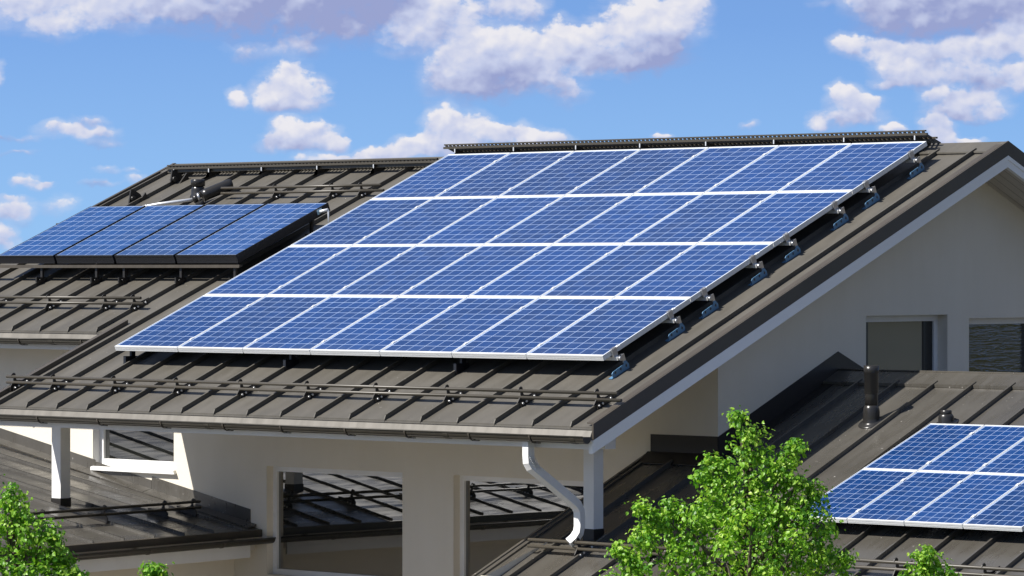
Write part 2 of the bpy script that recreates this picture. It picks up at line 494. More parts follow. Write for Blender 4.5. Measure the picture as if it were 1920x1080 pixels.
# ------------------------------------------------------------------ mesh helpers
class MB:
    def __init__(self):
        self.v = []
        self.f = []
        self.sm = []

    def face(self, pts, smooth=False):
        k = len(self.v)
        self.v += [tuple(p) for p in pts]
        self.f.append(tuple(range(k, k + len(pts))))
        self.sm.append(smooth)
        return self

    def hexa(self, p):
        """p: 4 lower corners (counter-clockwise seen from above), then 4 upper corners"""
        k = len(self.v)
        self.v += [tuple(q) for q in p]
        for f in ((3, 2, 1, 0), (4, 5, 6, 7), (0, 1, 5, 4), (1, 2, 6, 5), (2, 3, 7, 6), (3, 0, 4, 7)):
            self.f.append(tuple(k + i for i in f))
            self.sm.append(False)
        return self

    def box(self, x0, x1, y0, y1, z0, z1):
        return self.hexa([(x0, y0, z0), (x1, y0, z0), (x1, y1, z0), (x0, y1, z0),
                          (x0, y0, z1), (x1, y0, z1), (x1, y1, z1), (x0, y1, z1)])

    def slab(self, x0, x1, y0, y1, fz, h0, h1):
        """a slab lying on the plane z = fz(x, y)"""
        c = [(x0, y0), (x1, y0), (x1, y1), (x0, y1)]
        return self.hexa([(x, y, fz(x, y) + h0) for x, y in c] + [(x, y, fz(x, y) + h1) for x, y in c])

    def bar(self, p, q, wd, ht, up=(0, 0, 1)):
        p, q, up = Vector(p), Vector(q), Vector(up)
        d = (q - p).normalized()
        s = d.cross(up).normalized()
        u = s.cross(d).normalized()
        s *= wd / 2
        u *= ht / 2
        return self.hexa([p - s - u, p + s - u, q + s - u, q - s - u, p - s + u, p + s + u, q + s + u, q - s + u])

    def prism(self, poly, vec):
        vec = Vector(vec)
        n = len(poly)
        k = len(self.v)
        self.v += [tuple(p) for p in poly] + [tuple(Vector(p) + vec) for p in poly]
        self.f.append(tuple(k + i for i in reversed(range(n))))
        self.f.append(tuple(k + n + i for i in range(n)))
        self.sm += [False, False]
        for i in range(n):
            j = (i + 1) % n
            self.f.append((k + i, k + j, k + n + j, k + n + i))
            self.sm.append(False)
        return self

    def tube(self, path, r, n=10, caps=True, radii=None, square=False):
        path = [Vector(p) for p in path]
        rings = []
        up = Vector((0, 0, 1))
        prev = None
        for i, p in enumerate(path):
            a = path[max(i - 1, 0)]
            b = path[min(i + 1, len(path) - 1)]
            d = (b - a).normalized()
            if prev is None:
                ref = up if abs(d.z) < .95 else Vector((1, 0, 0))
                s = d.cross(ref).normalized()
            else:
                s = (prev - d * prev.dot(d)).normalized()
            prev = s
            u = s.cross(d)
            rr = radii[i] if radii else r
            k = len(self.v)
            if square:
                for (sx, sy) in ((-1, -1), (1, -1), (1, 1), (-1, 1)):
                    self.v.append(tuple(p + s * sx * rr + u * sy * rr * .8))
            else:
                for j in range(n):
                    an = 2 * math.pi * j / n
                    self.v.append(tuple(p + s * math.cos(an) * rr + u * math.sin(an) * rr))
            rings.append(k)
        n = 4 if square else n
        for a, b in zip(rings, rings[1:]):
            for j in range(n):
                self.f.append((a + j, b + j, b + (j + 1) % n, a + (j + 1) % n))
                self.sm.append(not square)
        if caps:
            self.f.append(tuple(rings[0] + j for j in range(n)))
            self.f.append(tuple(rings[-1] + j for j in reversed(range(n))))
            self.sm += [False, False]
        return self

    def lathe(self, c, prof, n=24, tilt=None):
        """turned shape about a vertical axis; tilt: (slope in y) shears the base to sit on a pitched roof"""
        rings = []
        for (r, z, sh) in prof:
            k = len(self.v)
            for j in range(n):
                an = 2 * math.pi * j / n
                x, y = r * math.cos(an), r * math.sin(an)
                self.v.append((c[0] + x, c[1] + y, c[2] + z + sh * y * (tilt or 0)))
            rings.append(k)
        for a, b in zip(rings, rings[1:]):
            for j in range(n):
                self.f.append((a + j, a + (j + 1) % n, b + (j + 1) % n, b + j))
                self.sm.append(True)
        self.f.append(tuple(rings[0] + j for j in reversed(range(n))))
        self.f.append(tuple(rings[-1] + j for j in range(n)))
        self.sm += [False, False]
        return self

    def mesh(self, name, material, off=None):
        me = bpy.data.meshes.new(name)
        if off is not None:
            self.v = [(x - off[0], y - off[1], z - off[2]) for x, y, z in self.v]
        me.from_pydata(self.v, [], self.f)
        me.polygons.foreach_set('use_smooth', self.sm)
        me.materials.append(MATS[material])
        me.update()
        return me

    def build(self, name, material, parent=None, local=False, label=None):
        """scene coordinates (z = 0 at the array's lower edge) unless local"""
        if local:
            me = self.mesh(name, material)
            o = bpy.data.objects.new(name, me)
        else:
            off = Vector((0, 0, -ZO))
            p = parent
            while p is not None:
                off += Vector(p.location)
                p = p.parent
            if parent is None:
                c = Vector((0, 0, 0))
                for q in self.v:
                    c += Vector(q)
                c /= len(self.v)
                zmin = min(q[2] for q in self.v)
                c.z = zmin
                me = self.mesh(name, material, c)
                o = bpy.data.objects.new(name, me)
                o.location = (c.x, c.y, c.z + ZO)
            else:
                me = self.mesh(name, material, off)
                o = bpy.data.objects.new(name, me)
        COL.objects.link(o)
        if parent is not None:
            o.parent = parent
        if label:
            o['label'] = label
        return o


def thing(name, label, cat, loc, rot=(0, 0, 0), group=None):
    o = bpy.data.objects.new(name, None)
    o.empty_display_size = .2
    COL.objects.link(o)
    o.location = (loc[0], loc[1], loc[2] + ZO)
    o.rotation_euler = rot
    o['label'] = label
    o['category'] = cat
    if group:
        o['group'] = group
    return o


def tag(o, label, cat, group=None):
    o['label'] = label
    o['category'] = cat
    if group:
        o['group'] = group
    return o


def copy_tree(o, parent=None):
    c = o.copy()
    COL.objects.link(c)
    if parent is not None:
        c.parent = parent
    for ch in list(o.children):
        copy_tree(ch, c)
    return c


# ------------------------------------------------------------------ the ground
b = MB()
b.face([(-2500, -2500, -ZO), (2500, -2500, -ZO), (2500, 2500, -ZO), (-2500, 2500, -ZO)])
gr = b.build('ground', 'gravel')
gr['kind'] = 'structure'

# ------------------------------------------------------------------ the house
TH = 0.389381
T = math.tan(TH)
RIDGE = 5.86
ROOF = lambda x, y: y * T - .2                      # front slope of the main roof
BACK = lambda x, y: (2 * RIDGE - y) * T - .2        # its back slope
AC = 1.70
ANX = lambda x, y: y * T - AC                       # front slope of the annex
AR = 3.55
ANB = lambda x, y: (2 * AR - y) * T - AC
YW, XG, XL = 1.53, 7.30, -4.65
EAVE, LEAVE, XR, XM, XE = -1.08, .83, 7.86, -.88, -5.2
house = thing('house', 'white rendered house with brown standing seam metal roofs and posts under the eave', 'house', (1.5, 3, -ZO))
b = MB()                                            # metal roof sheet with its standing seams
b.slab(XM, XR, EAVE, LEAVE, ROOF, -.008, 0)
b.slab(XE, XR, LEAVE, RIDGE, ROOF, -.008, 0)
b.slab(XE, XR, RIDGE, 2 * RIDGE + .5, BACK, -.008, 0)
SEAM = .4875
seams = [1.257 + SEAM * k for k in range(-14, 14)]


def seam(bb, x, y0, y1, fz, h=.050, wd=.012):
    bb.slab(x - wd / 2, x + wd / 2, y0, y1, fz, -.002, h)
    bb.slab(x - wd / 2 - .006, x + wd / 2 + .004, y0 + .01, y1 - .01, fz, h - .006, h + .002)
    if y0 in (EAVE, LEAVE, -1.86):                  # folded seam end at the eave
        bb.hexa([(x - wd / 2, y0 - .022, fz(x, y0) - .02), (x + wd / 2, y0 - .022, fz(x, y0) - .02), (x + wd / 2, y0 + .002, fz(x, y0) - .01), (x - wd / 2, y0 + .002, fz(x, y0) - .01),
                 (x - wd / 2, y0 - .022, fz(x, y0) + .002), (x + wd / 2, y0 - .022, fz(x, y0) + .002), (x + wd / 2, y0 + .002, fz(x, y0) + h), (x - wd / 2, y0 + .002, fz(x, y0) + h)])


for x in seams:
    if XM + .1 < x < XR - .1:
        seam(b, x, EAVE, RIDGE - .2, ROOF)
    elif XE + .1 < x < XM:
        seam(b, x, LEAVE, RIDGE - .2, ROOF)
    if XE + .1 < x < XR - .1:
        seam(b, x, RIDGE + .2, 2 * RIDGE + .4, BACK)
# folded drip edge
for (x0, x1, ye) in ((XM, XR, EAVE), (XE, XM - .05, LEAVE)):
    z = ROOF(0, ye)
    b.hexa([(x0, ye - .020, z - .026), (x1, ye - .020, z - .026), (x1, ye + .006, z - .022), (x0, ye + .006, z - .022),
            (x0, ye - .018, z - .010), (x1, ye - .018, z - .010), (x1, ye + .004, z - .0085), (x0, ye + .004, z - .0085)])
roof = b.build('roof', 'brown_roof_metal', house)

b = MB()                                            # ridge cap
b.slab(XE, XR, RIDGE - .27, RIDGE, ROOF, .018, .034)
b.slab(XE, XR, RIDGE, RIDGE + .27, BACK, .018, .034)
b.slab(XE + .01, XR - .01, RIDGE - .26, RIDGE - .24, ROOF, .001, .02)
b.build('ridge_cap', 'brown_roof_metal', roof)

b = MB()                                            # rake trims
b.slab(XR + .003, XR + .022, EAVE - .02, RIDGE, ROOF, -.115, .04)
b.slab(XR + .003, XR + .022, RIDGE, 2 * RIDGE + .5, BACK, -.115, .04)
b.slab(XR - .075, XR + .003, EAVE, RIDGE - .1, ROOF, .03, .042)
b.build('rake_trim', 'brown_trim_metal', roof)
b = MB()
b.slab(XM - .065, XM - .003, EAVE - .02, LEAVE + .20, ROOF, -.12, .055)
b.build('rake_trim', 'brown_trim_metal', roof)
b = MB()
b.slab(XE - .05, XE - .003, LEAVE, RIDGE, ROOF, -.12, .045)
b.slab(XE - .05, XE - .003, RIDGE, 2 * RIDGE + .5, BACK, -.12, .045)
b.build('rake_trim', 'brown_trim_metal', roof)

b = MB()                                            # structural deck with white board underside
b.slab(XM + .01, XR - .04, EAVE + .06, LEAVE + .001, ROOF, -.235, -.010)
b.slab(XE + .01, XR - .04, LEAVE + .06, RIDGE, ROOF, -.233, -.010)
b.slab(XE + .01, XR - .04, RIDGE, 2 * RIDGE + .4, BACK, -.233, -.010)
b.build('soffit', 'soffit_boards', house)

b = MB()                                            # white barge boards
b.slab(XR - .036, XR + .012, EAVE - .02, RIDGE, ROOF, -.245, -.118)
b.slab(XR - .036, XR + .012, RIDGE, 2 * RIDGE + .5, BACK, -.245, -.118)
b.slab(XR + .012, XR + .02, EAVE - .01, RIDGE, ROOF, -.165, -.118)
b.slab(XR + .012, XR + .02, RIDGE, 2 * RIDGE + .5, BACK, -.165, -.118)
b.build('barge_board', 'fascia_paint', house)
b = MB()
b.slab(XM - .035, XM + .006, EAVE, LEAVE, ROOF, -.19, -.125)
b.build('barge_board', 'fascia_paint', house)
for (x0, x1, ye) in ((XM + .01, XR - .04, EAVE), (XE + .01, XM - .07, LEAVE)):
    b = MB()
    b.box(x0, x1, ye + .035, ye + .058, ROOF(0, ye) - .215, ROOF(0, ye) - .02)
    b.build('fascia_board', 'white_paint', house)


# gutters ---------------------------------------------------------------
def gutter(x0, x1, ye, ze, brackets, wood=True, tail=True):
    b = MB()
    cy, cz, r = ye - .105, ze - .092, .064
    n = 12
    prof = []
    for i in range(n + 1):
        an = math.pi + math.pi * i / n
        prof.append((cy + r * math.cos(an), cz + r * math.sin(an)))
    inner = [(cy + (y - cy) * .93, cz + (z - cz) * .93) for y, z in prof]
    poly = prof + inner[::-1]
    b.prism([(x0, y, z) for y, z in poly], (x1 - x0, 0, 0))
    b.tube([(x0, cy - r, cz + .002), (x1, cy - r, cz + .002)], .0085, 8)      # rolled front rim
    b.box(x0, x1, cy - r * .72, cy - r * .66, cz - r * .80, cz - r * .66)      # pressed line low on the trough
    for xe in (x0 - .006, x1):                                                  # end caps
        b.prism([(xe, y, z) for y, z in prof], (.006, 0, 0))
    gu = b.build('gutter', 'gutter_metal', house)
    b = MB()
    b.hexa([(x0 + .01, ye - .045, cz - .01), (x1 - .01, ye - .045, cz - .01), (x1 - .01, ye - .035, cz - .01), (x0 + .01, ye - .035, cz - .01),
            (x0 + .01, ye - .012, ze - .030), (x1 - .01, ye - .012, ze - .030), (x1 - .01, ye - .004, ze - .030), (x0 + .01, ye - .004, ze - .030)])
    b.build('gutter_apron', 'apron_metal', gu)
    for x in brackets:
        b = MB()
        pts = []
        for i in range(n + 1):
            an = math.pi + math.pi * .62 * i / n
            pts.append((cy + (r + .004) * math.cos(an), cz + (r + .004) * math.sin(an)))
        out = [(cy + (y - cy) * 1.10, cz + (z - cz) * 1.10) for y, z in pts]
        b.prism([(x - .008, y, z) for y, z in pts + out[::-1]], (.016, 0, 0))
        if tail:
            b.box(x - .004, x + .075, cy - .012, cy + .02, cz - r - .013, cz - r - .004)
        b.build('gutter_bracket', 'brown_trim_metal', gu)
    for x in (x0 + (x1 - x0) * .42, x0 + (x1 - x0) * .8, x1 - .14):             # joint collars
        b = MB()
        big = [(cy + (y - cy) * 1.05, cz + (z - cz) * 1.05) for y, z in prof]
        b.prism([(x - .035, y, z) for y, z in big + prof[::-1]], (.07, 0, 0))
        b.build('gutter_joint', 'gutter_metal', gu)
    return gu


gutter(XM - .05, XR + .01, EAVE, ROOF(0, EAVE), [.146, 1.107, 2.083, 3.013, 3.85, 4.758, 5.575, 6.424, 7.207])
gutter(XE, XM - .07, LEAVE, ROOF(0, LEAVE), [-4.6, -3.5, -2.35, -1.27])

# beam and posts --------------------------------------------------------
YB = -.25
b = MB()
b.box(-.79, XG + .02, YB - .015, YB + .15, -.90, -.52)
b.build('eave_beam', 'white_paint', house)
for (x0, x1, zb) in ((-.745, -.598, -1.85), (7.035, 7.165, -1.92)):
    b = MB()
    b.box(x0, x1, YB, YB + .145, zb, -.895)
    po = b.build('post', 'white_paint', house)
    b = MB()
    b.box(x0 - .006, x1 + .006, YB - .006, YB + .151, zb - .05, -1.695 if x0 < 0 else -1.685)
    b.build('post_collar', 'black_metal', po)

# downspout -------------------------------------------------------------
b = MB()
pth = [(7.09, -1.13, -.76), (7.09, -1.13, -.94), (7.09, -1.125, -1.0), (7.10, -1.10, -1.045), (7.12, -1.05, -1.085),
       (7.215, -.64, -1.385), (7.225, -.575, -1.435), (7.23, -.545, -1.49), (7.23, -.54, -1.56), (7.23, -.54, -1.64), (7.225, -.552, -1.70), (7.205, -.585, -1.755), (7.175, -.63, -1.80)]
b.tube(pth, .046, square=True)
ds = b.build('downspout', 'white_paint', house)
b = MB()
for i in range(9):                                  # crimped elbow ribs
    f = .1 + .8 * i / 8
    c = Vector(pth[1]).lerp(Vector(pth[4]), f)
    b.box(c.x - .0475, c.x + .0475, c.y - .039, c.y + .039, c.z - .004, c.z + .003)
b.build('downspout_elbow', 'white_paint', ds)

# walls -----------------------------------------------------------------
ZB = -ZO


def soff(y):
    return (ROOF(0, y) if y < RIDGE else BACK(0, y)) - .20


def wall_columns(along, fixed, cols, zbot, top, breaks):
    """skin of a wall; cols: (u0, u1, [holes (z0, z1)]); along: 'x' or 'y'"""
    b = MB()

    def P(u, z):
        return (u, fixed, z) if along == 'x' else (fixed, u, z)
    for (u0, u1, holes) in cols:
        zs = zbot
        for (h0, h1) in holes:
            b.face([P(u0, zs), P(u1, zs), P(u1, h0), P(u0, h0)])
            zs = h1
        pts = [P(u0, zs), P(u1, zs), P(u1, top(u1))]
        for br in breaks:
            if u0 < br < u1:
                pts.append(P(br, top(br)))
        pts.append(P(u0, top(u0)))
        b.face(pts)
    return b


SMALL = (-2.03, -.655, -1.44, -.66)
W1 = (.854, 2.94, -2.57, -1.352)
W2 = (3.69, 5.80, -2.57, -1.352)
tf = lambda u: soff(YW)
b = wall_columns('x', YW, [(XL, SMALL[0], []), (SMALL[0], SMALL[1], [SMALL[2:]]), (SMALL[1], W1[0], []), (W1[0], W1[1], [W1[2:]]),
                           (W1[1], W2[0], []), (W2[0], W2[1], [W2[2:]]), (W2[1], XG, [])], ZB, tf, [])
b.build('wall', 'render', house)
G1 = (4.05, 5.545, -.42, .36)
G2 = (5.955, 7.45, -.42, .315)
b = wall_columns('y', XG, [(YW, G1[0], []), (G1[0], G1[1], [G1[2:]]), (G1[1], G2[0], []), (G2[0], G2[1], [G2[2:]]), (G2[1], 10.3, [])], ZB, soff, [RIDGE])
b.build('wall', 'render', house)
b = wall_columns('y', XL, [(YW, 10.3, [])], ZB, soff, [RIDGE])
b.build('wall', 'render', house)
b = wall_columns('x', 10.3, [(XL, XG, [])], ZB, lambda u: soff(10.3), [])
b.build('wall', 'render', house)


def window(rect, along, fixed, depth, fw, glass, reveal_mat='render', frame_mat='white_paint', inner=0.0):
    """recessed window: reveal, frame, pane. along 'x': wall faces -y; along 'y': wall faces +x"""
    u0, u1, z0, z1 = rect

    def P(u, d, z):
        return (u, fixed + d, z) if along == 'x' else (fixed - d, u, z)

    def blk(bb, a0, a1, d0, d1, c0, c1):
        pts = [P(a0, d0, c0), P(a1, d0, c0), P(a1, d1, c0), P(a0, d1, c0), P(a0, d0, c1), P(a1, d0, c1), P(a1, d1, c1), P(a0, d1, c1)]
        bb.hexa(pts)
    e = .002
    b = MB()                                        # plaster reveals, 2 mm behind the wall's face
    blk(b, u0 - .03, u0, e, depth + .08, z0 - .03, z1 + .03)
    blk(b, u1, u1 + .03, e, depth + .08, z0 - .03, z1 + .03)
    blk(b, u0, u1, e, depth + .08, z1, z1 + .03)
    blk(b, u0, u1, e, depth + .08, z0 - .03, z0)
    wn = b.build('window', reveal_mat, house)
    b = MB()
    blk(b, u0, u0 + fw, depth, depth + .06, z0, z1)
    blk(b, u1 - fw, u1, depth, depth + .06, z0, z1)
    blk(b, u0 + fw, u1 - fw, depth, depth + .06, z1 - fw, z1)
    blk(b, u0 + fw, u1 - fw, depth, depth + .06, z0, z0 + fw)
    b.build('frame', frame_mat, wn)
    if inner:
        s0, s1, q0, q1 = u0 + fw, u1 - fw, z0 + fw, z1 - fw
        for a0, a1 in ((s0, s0 + inner), (s1 - inner, s1)):
            b = MB()
            blk(b, a0, a1, depth + .02, depth + .05, q0, q1)
            b.build('sash', 'black_plastic', wn)
    b = MB()
    blk(b, u0 + fw - .01, u1 - fw + .01, depth + .032, depth + .045, z0 + fw - .01, z1 - fw + .01)
    b.build('pane', glass, wn)
    return wn


window(W1, 'x', YW, .10, .062, 'window_glass')
window(W2, 'x', YW, .10, .062, 'window_glass')
ws = window(SMALL, 'x', YW, .10, .075, 'window_glass', reveal_mat='white_paint')
b = MB()
b.hexa([(-2.02, YW - .05, -1.498), (-.60, YW - .05, -1.498), (-.64, YW + .1, -1.48), (-2.02, YW + .1, -1.48),
        (-2.02, YW - .05, -1.458), (-.615, YW - .05, -1.458), (-.66, YW + .1, -1.43), (-2.02, YW + .1, -1.43)])
b.build('sill', 'white_paint', ws)
window(G1, 'y', XG, .13, .07, 'pale_glass', inner=.17)
window(G2, 'y', XG, .13, .07, 'rippled_glass', inner=.05)

# annex on the right ----------------------------------------------------
AX0, AX1, AE = 6.385, 15.5, -1.86
b = MB()
b.slab(AX0, AX1, AE, YW + .001, ANX, -.008, 0)
b.slab(XG - .001, AX1, YW + .001, AR, ANX, -.008, 0)
b.slab(XG - .001, AX1, AR, 8.9, ANB, -.008, 0)
aseams = [8.232 + .4745 * k for k in range(-4, 16)]
for x in aseams:
    if AX0 + .1 < x < AX1 - .1:
        seam(b, x, AE, (AR - .2) if x > XG else YW - .12, ANX, .046)
    if x > XG:
        seam(b, x, AR + .2, 8.8, ANB, .046)
aroof = b.build('roof', 'weathered_roof_metal', house)
b = MB()
b.slab(XG + .004, AX1, AR - .26, AR + .02, ANX, .022, .036)
b.slab(XG + .004, AX1, AR - .272, AR - .258, ANX, .004, .036)
b.slab(XG + .004, AX1, AR + .02, AR + .26, ANB, .022, .036)
b.tube([(XG + .004, AR + .012, ANX(0, AR) + .040), (AX1, AR + .012, ANX(0, AR) + .040)], .014, 8)
b.build('ridge_cap', 'weathered_roof_metal', aroof)
b = MB()
b.slab(AX0 - .035, AX0 - .003, AE, YW - .004, ANX, -.13, .035)
b.slab(AX0 - .003, AX0 + .05, AE, YW - .1, ANX, .004, .02)
b.build('rake_trim', 'weathered_roof_metal', aroof)
b = MB()                                            # dark upstand flashings where annex meets the house walls
e = .006
b.hexa([(AX0 + .04, YW - e, -1.125), (XG + e, YW - e, -1.125), (XG + e, YW - .001, -1.125), (AX0 + .04, YW - .001, -1.125),
        (AX0 + .04, YW - e, -.835), (XG + e, YW - e, -.835), (XG + e, YW - .001, -.835), (AX0 + .04, YW - .001, -.835)])
b.hexa([(AX0 + .0, YW - .16, ANX(0, YW - .16) + .008), (XG + .16, YW - .16, ANX(0, YW - .16) + .008), (XG + e, YW - e - .001, ANX(0, YW) + .01), (AX0, YW - e - .001, ANX(0, YW) + .01),
        (AX0 + .0, YW - .16, ANX(0, YW - .16) + .016), (XG + .16, YW - .16, ANX(0, YW - .16) + .016), (XG + e, YW - e - .001, ANX(0, YW) + .06), (AX0, YW - e - .001, ANX(0, YW) + .06)])
b.slab(XG + .001, XG + e + .002, YW - e, AR, ANX, -.02, .235)
b.slab(XG + .001, XG + e + .002, AR, 8.8, ANB, -.02, .235)
b.slab(XG + e + .003, XG + .14, YW - .0, AR - .25, ANX, .004, .012)
b.build('flashing', 'black_metal', house)
b = MB()
b.slab(AX0 + .02, AX1, AE + .08, YW - .01, ANX, -.2, -.012)
b.slab(XG + .01, AX1, YW - .01, AR, ANX, -.2, -.012)
b.slab(XG + .01, AX1, AR, 8.8, ANB, -.2, -.012)
b.build('soffit', 'soffit_boards', house)
b = MB()
b.face([(AX0 + .25, AE + .55, ZB), (AX1 - .2, AE + .55, ZB), (AX1 - .2, AE + .55, -2.1), (AX0 + .25, AE + .55, -2.1)])
b.face([(AX0 + .25, YW, ZB), (AX0 + .25, AE + .55, ZB), (AX0 + .25, AE + .55, -2.13), (AX0 + .25, YW, -1.25)])
b.build('wall', 'render', house)
gutter(AX0, AX1, AE, ANX(0, AE), [7.2, 8.4, 9.6, 10.8, 12, 13.2, 14.4])

# lower wing on the left, its eave turned a little towards the camera ----
WO, WA = Vector((.755, YW)), math.atan(.079)
ea = Vector((math.sin(WA), -math.cos(WA)))          # along the eave, away from the wall
eb = Vector((-math.cos(WA), -math.sin(WA)))         # up the slope
WZ, WT = -2.068, .193


def wing(a, bb_, h=0.0):
    p = WO + ea * a + eb * bb_
    return (p.x, p.y, WZ + WT * bb_ + h)


def wbox(B, a0, a1, b0, b1, h0, h1):
    c = [(a0, b0), (a0, b1), (a1, b1), (a1, b0)]
    B.hexa([wing(p, q, h0) for p, q in c][::-1] + [wing(p, q, h1) for p, q in c][::-1])


WL = 11.0
b = MB()
wbox(b, -.05, WL, 0, 6.5, -.008, 0)
for k in range(22):
    a = .30 + .485 * k
    wbox(b, a - .006, a + .006, 0, 6.4, -.002, .030)
    wbox(b, a - .010, a + .006, .01, 6.4, .025, .032)
wroof = b.build('roof', 'weathered_roof_metal', house)
b = MB()
wbox(b, -.02, WL, -.03, -.003, -.075, .004)
b.build('eave_trim', 'brown_trim_metal', wroof)
b = MB()                                            # far slope of the wing and its ends
for (p, q) in (((-.05, 6.5), (WL, 6.5)),):
    A0, A1 = wing(-.05, 6.5, -.002), wing(WL, 6.5, -.002)
    B0, B1 = wing(-.05, 11), wing(WL, 11)
    b.face([A0, A1, (B1[0], B1[1], WZ + .4), (B0[0], B0[1], WZ + .4)])
b.build('roof', 'weathered_roof_metal', house)
b = MB()                                            # gutter box of the wing
gc = []
n = 12
for i in range(n + 1):
    an = math.pi * i / n
    gc.append((-.085 - .062 * math.cos(an), -.098 - .062 * math.sin(an)))
inn = [(-.085 + (p + .085) * .92, -.098 + (q + .098) * .92) for p, q in gc]
poly = gc + inn[::-1]
P0 = [(*wing(-.0, p)[:2], WZ + q) for p, q in poly]
vec = Vector((*(ea * WL), 0))
vec0 = Vector((*(ea * -.16), 0))
b.prism([tuple(Vector(p) + vec0) for p in P0], vec - vec0)
b.tube([tuple(Vector((*wing(0, -.147)[:2], WZ - .096)) + vec0), tuple(Vector((*wing(0, -.147)[:2], WZ - .096)) + vec)], .009, 8)
b.prism([tuple(Vector((*wing(0, p)[:2], WZ + q)) + vec0) for p, q in gc], Vector((*(ea * .006), 0)))
wg = b.build('gutter', 'gutter_metal', house)
for a in (.75, 1.95, 3.1, 4.3, 5.5, 6.7, 7.9, 9.1):
    b = MB()
    bp_ = [(-.085 + (p + .085) * 1.09, -.098 + (q + .098) * 1.09) for p, q in gc[:10]]
    b.prism([(*wing(a, p)[:2], WZ + q) for p, q in bp_ + gc[:10][::-1]], Vector((*(ea * .03), 0)))
    b.build('gutter_bracket', 'brown_trim_metal', wg)
b = MB()
wbox(b, .16, WL - .1, .012, .04, -.31, -.13)
b.build('fascia_board', 'white_paint', house)
b = MB()
wbox(b, .05, WL - .1, .04, 6.4, -.24, -.012)
b.build('soffit', 'soffit_boards', house)
b = MB()
p0, p1 = wing(-.4, .42), wing(WL - .4, .42)
p2 = wing(WL - .4, 6.0)
b.face([(p0[0], p0[1], ZB), (p0[0], p0[1], WZ - .1), (p1[0], p1[1], WZ - .1), (p1[0], p1[1], ZB)])
b.face([(p1[0], p1[1], ZB), (p1[0], p1[1], WZ - .1), (p2[0], p2[1], WZ + 1.1), (p2[0], p2[1], ZB)])
b.build('wall', 'render', house)
b = MB()                                            # stepped flashing on the front wall along the wing


def wz(x):                                          # wing height against the wall
    q = (WO - Vector((x, YW)))
    return WZ + WT * (Vector((x, YW)) - WO).dot(eb)


for (x0, x1, hh) in ((-4.6, -1.98, .165), (-1.975, -1.02, .145), (-1.015, .60, .19)):
    b.hexa([(x0, YW - .010, wz(x0) - .02), (x1, YW - .010, wz(x1) - .02), (x1, YW - .001, wz(x1) - .02), (x0, YW - .001, wz(x0) - .02),
            (x0, YW - .008, wz(x0) + hh), (x1, YW - .008, wz(x1) + hh), (x1, YW - .001, wz(x1) + hh), (x0, YW - .001, wz(x0) + hh)])
for (x0, x1) in ((-4.6, -1.03), (-1.02, .70)):
    b.hexa([(x0, YW - .14, wz(x0) + .006), (x1, YW - .14, wz(x1) + .006), (x1, YW - .0105, wz(x1) + .03), (x0, YW - .0105, wz(x0) + .03),
            (x0, YW - .14, wz(x0) + .016), (x1, YW - .14, wz(x1) + .016), (x1, YW - .0105, wz(x1) + .045), (x0, YW - .0105, wz(x0) + .045)])
b.build('flashing', 'weathered_roof_metal', house)


# ------------------------------------------------------------------ solar panels
def solar_panel(W_, L_, cellmat, sc=1.0):
    root = thing('solar_panel', '', 'solar panel', (0, 0, 0))
    hb, vb, dp = .025 * sc, .009 * sc, .052 * (.5 + .5 * sc)
    b = MB()
    b.box(vb, W_ - vb, L_ - hb, L_, -dp, 0)
    b.box(0, vb, 0, L_, -dp, 0)
    b.box(W_ - vb, W_, 0, L_, -dp, 0)
    b.box(vb, W_ - vb, .004, hb, -dp, 0)
    for k, (z0, z1) in enumerate(((-.016, .0), (-.033, -.021), (-dp, -.038))):    # ribbed outer face of the bottom rail
        b.box(.001, W_ - .001, -.002, .004, z0 - .0005, z1 - .0005)
    b.build('frame', 'aluminium', root, local=True)
    b = MB()
    b.box(vb - .003, W_ - vb + .003, hb - .003, L_ - hb + .003, -.012, -.005)
    b.build('cell_sheet', cellmat, root, local=True)
    for yy in (L_ * .16, L_ * .80):                 # mid clamps in the gap to the next panel
        b = MB()
        b.box(W_ - .010, W_ + .022, yy - .028, yy + .028, .0005, .006)
        b.lathe((W_ + .006, yy, .006), [(.010, 0, 0), (.010, .006, 0)], 8)
        b.build('clamp', 'aluminium', root, local=True)
    return root


ORD = ['first', 'second', 'third', 'fourth', 'fifth', 'sixth', 'seventh']
KA = .995
A0 = Vector((.155, -.142, .0042))
PITCHX, PITCHY = 1.01 * KA, 1.48343 * KA
proto = solar_panel(PW, PL, 'solar_cells')
rows = ['bottom row', 'second row from the bottom', 'second row from the top', 'top row']
for j in range(4):
    for i in range(7):
        o = proto if (i, j) == (0, 0) else copy_tree(proto)
        s = j * PITCHY + .007
        o.location = (A0.x + i * PITCHX + .007, A0.y + s * math.cos(TH), A0.z + s * math.sin(TH) + ZO)
        o.rotation_euler = (TH, 0, 0)
        end = ', its left end' if i == 0 else (', its right end' if i == 6 else '')
        o['label'] = f'blue solar panel, {ORD[i]} from left in {rows[j]} of the large array'
        o['group'] = 'panels of the large roof array'

# small array on the annex roof, set a little askew
sp = solar_panel(SW, SL, 'small_solar_cells', .66)
ALPHA, TH2 = .010, R(19.3)
srows = ['lower row', 'upper row']
first = True
for j in range(2):
    for i in range(4 if j == 0 else 3):
        o = sp if first else copy_tree(sp)
        first = False
        org = Vector((9.352, .058, -1.4755))
        rot = Matrix.Rotation(TH2, 4, 'X') @ Matrix.Rotation(ALPHA, 4, 'Z')
        loc = org + (rot @ Vector((i * .646, j * 1.222, 0)))
        o.location = (loc.x, loc.y, loc.z + ZO)
        o.rotation_euler = rot.to_euler()
        o['label'] = f'small blue solar panel, {ORD[i]} from left in {srows[j]} of the array on the annex'
        o['group'] = 'panels of the annex array'


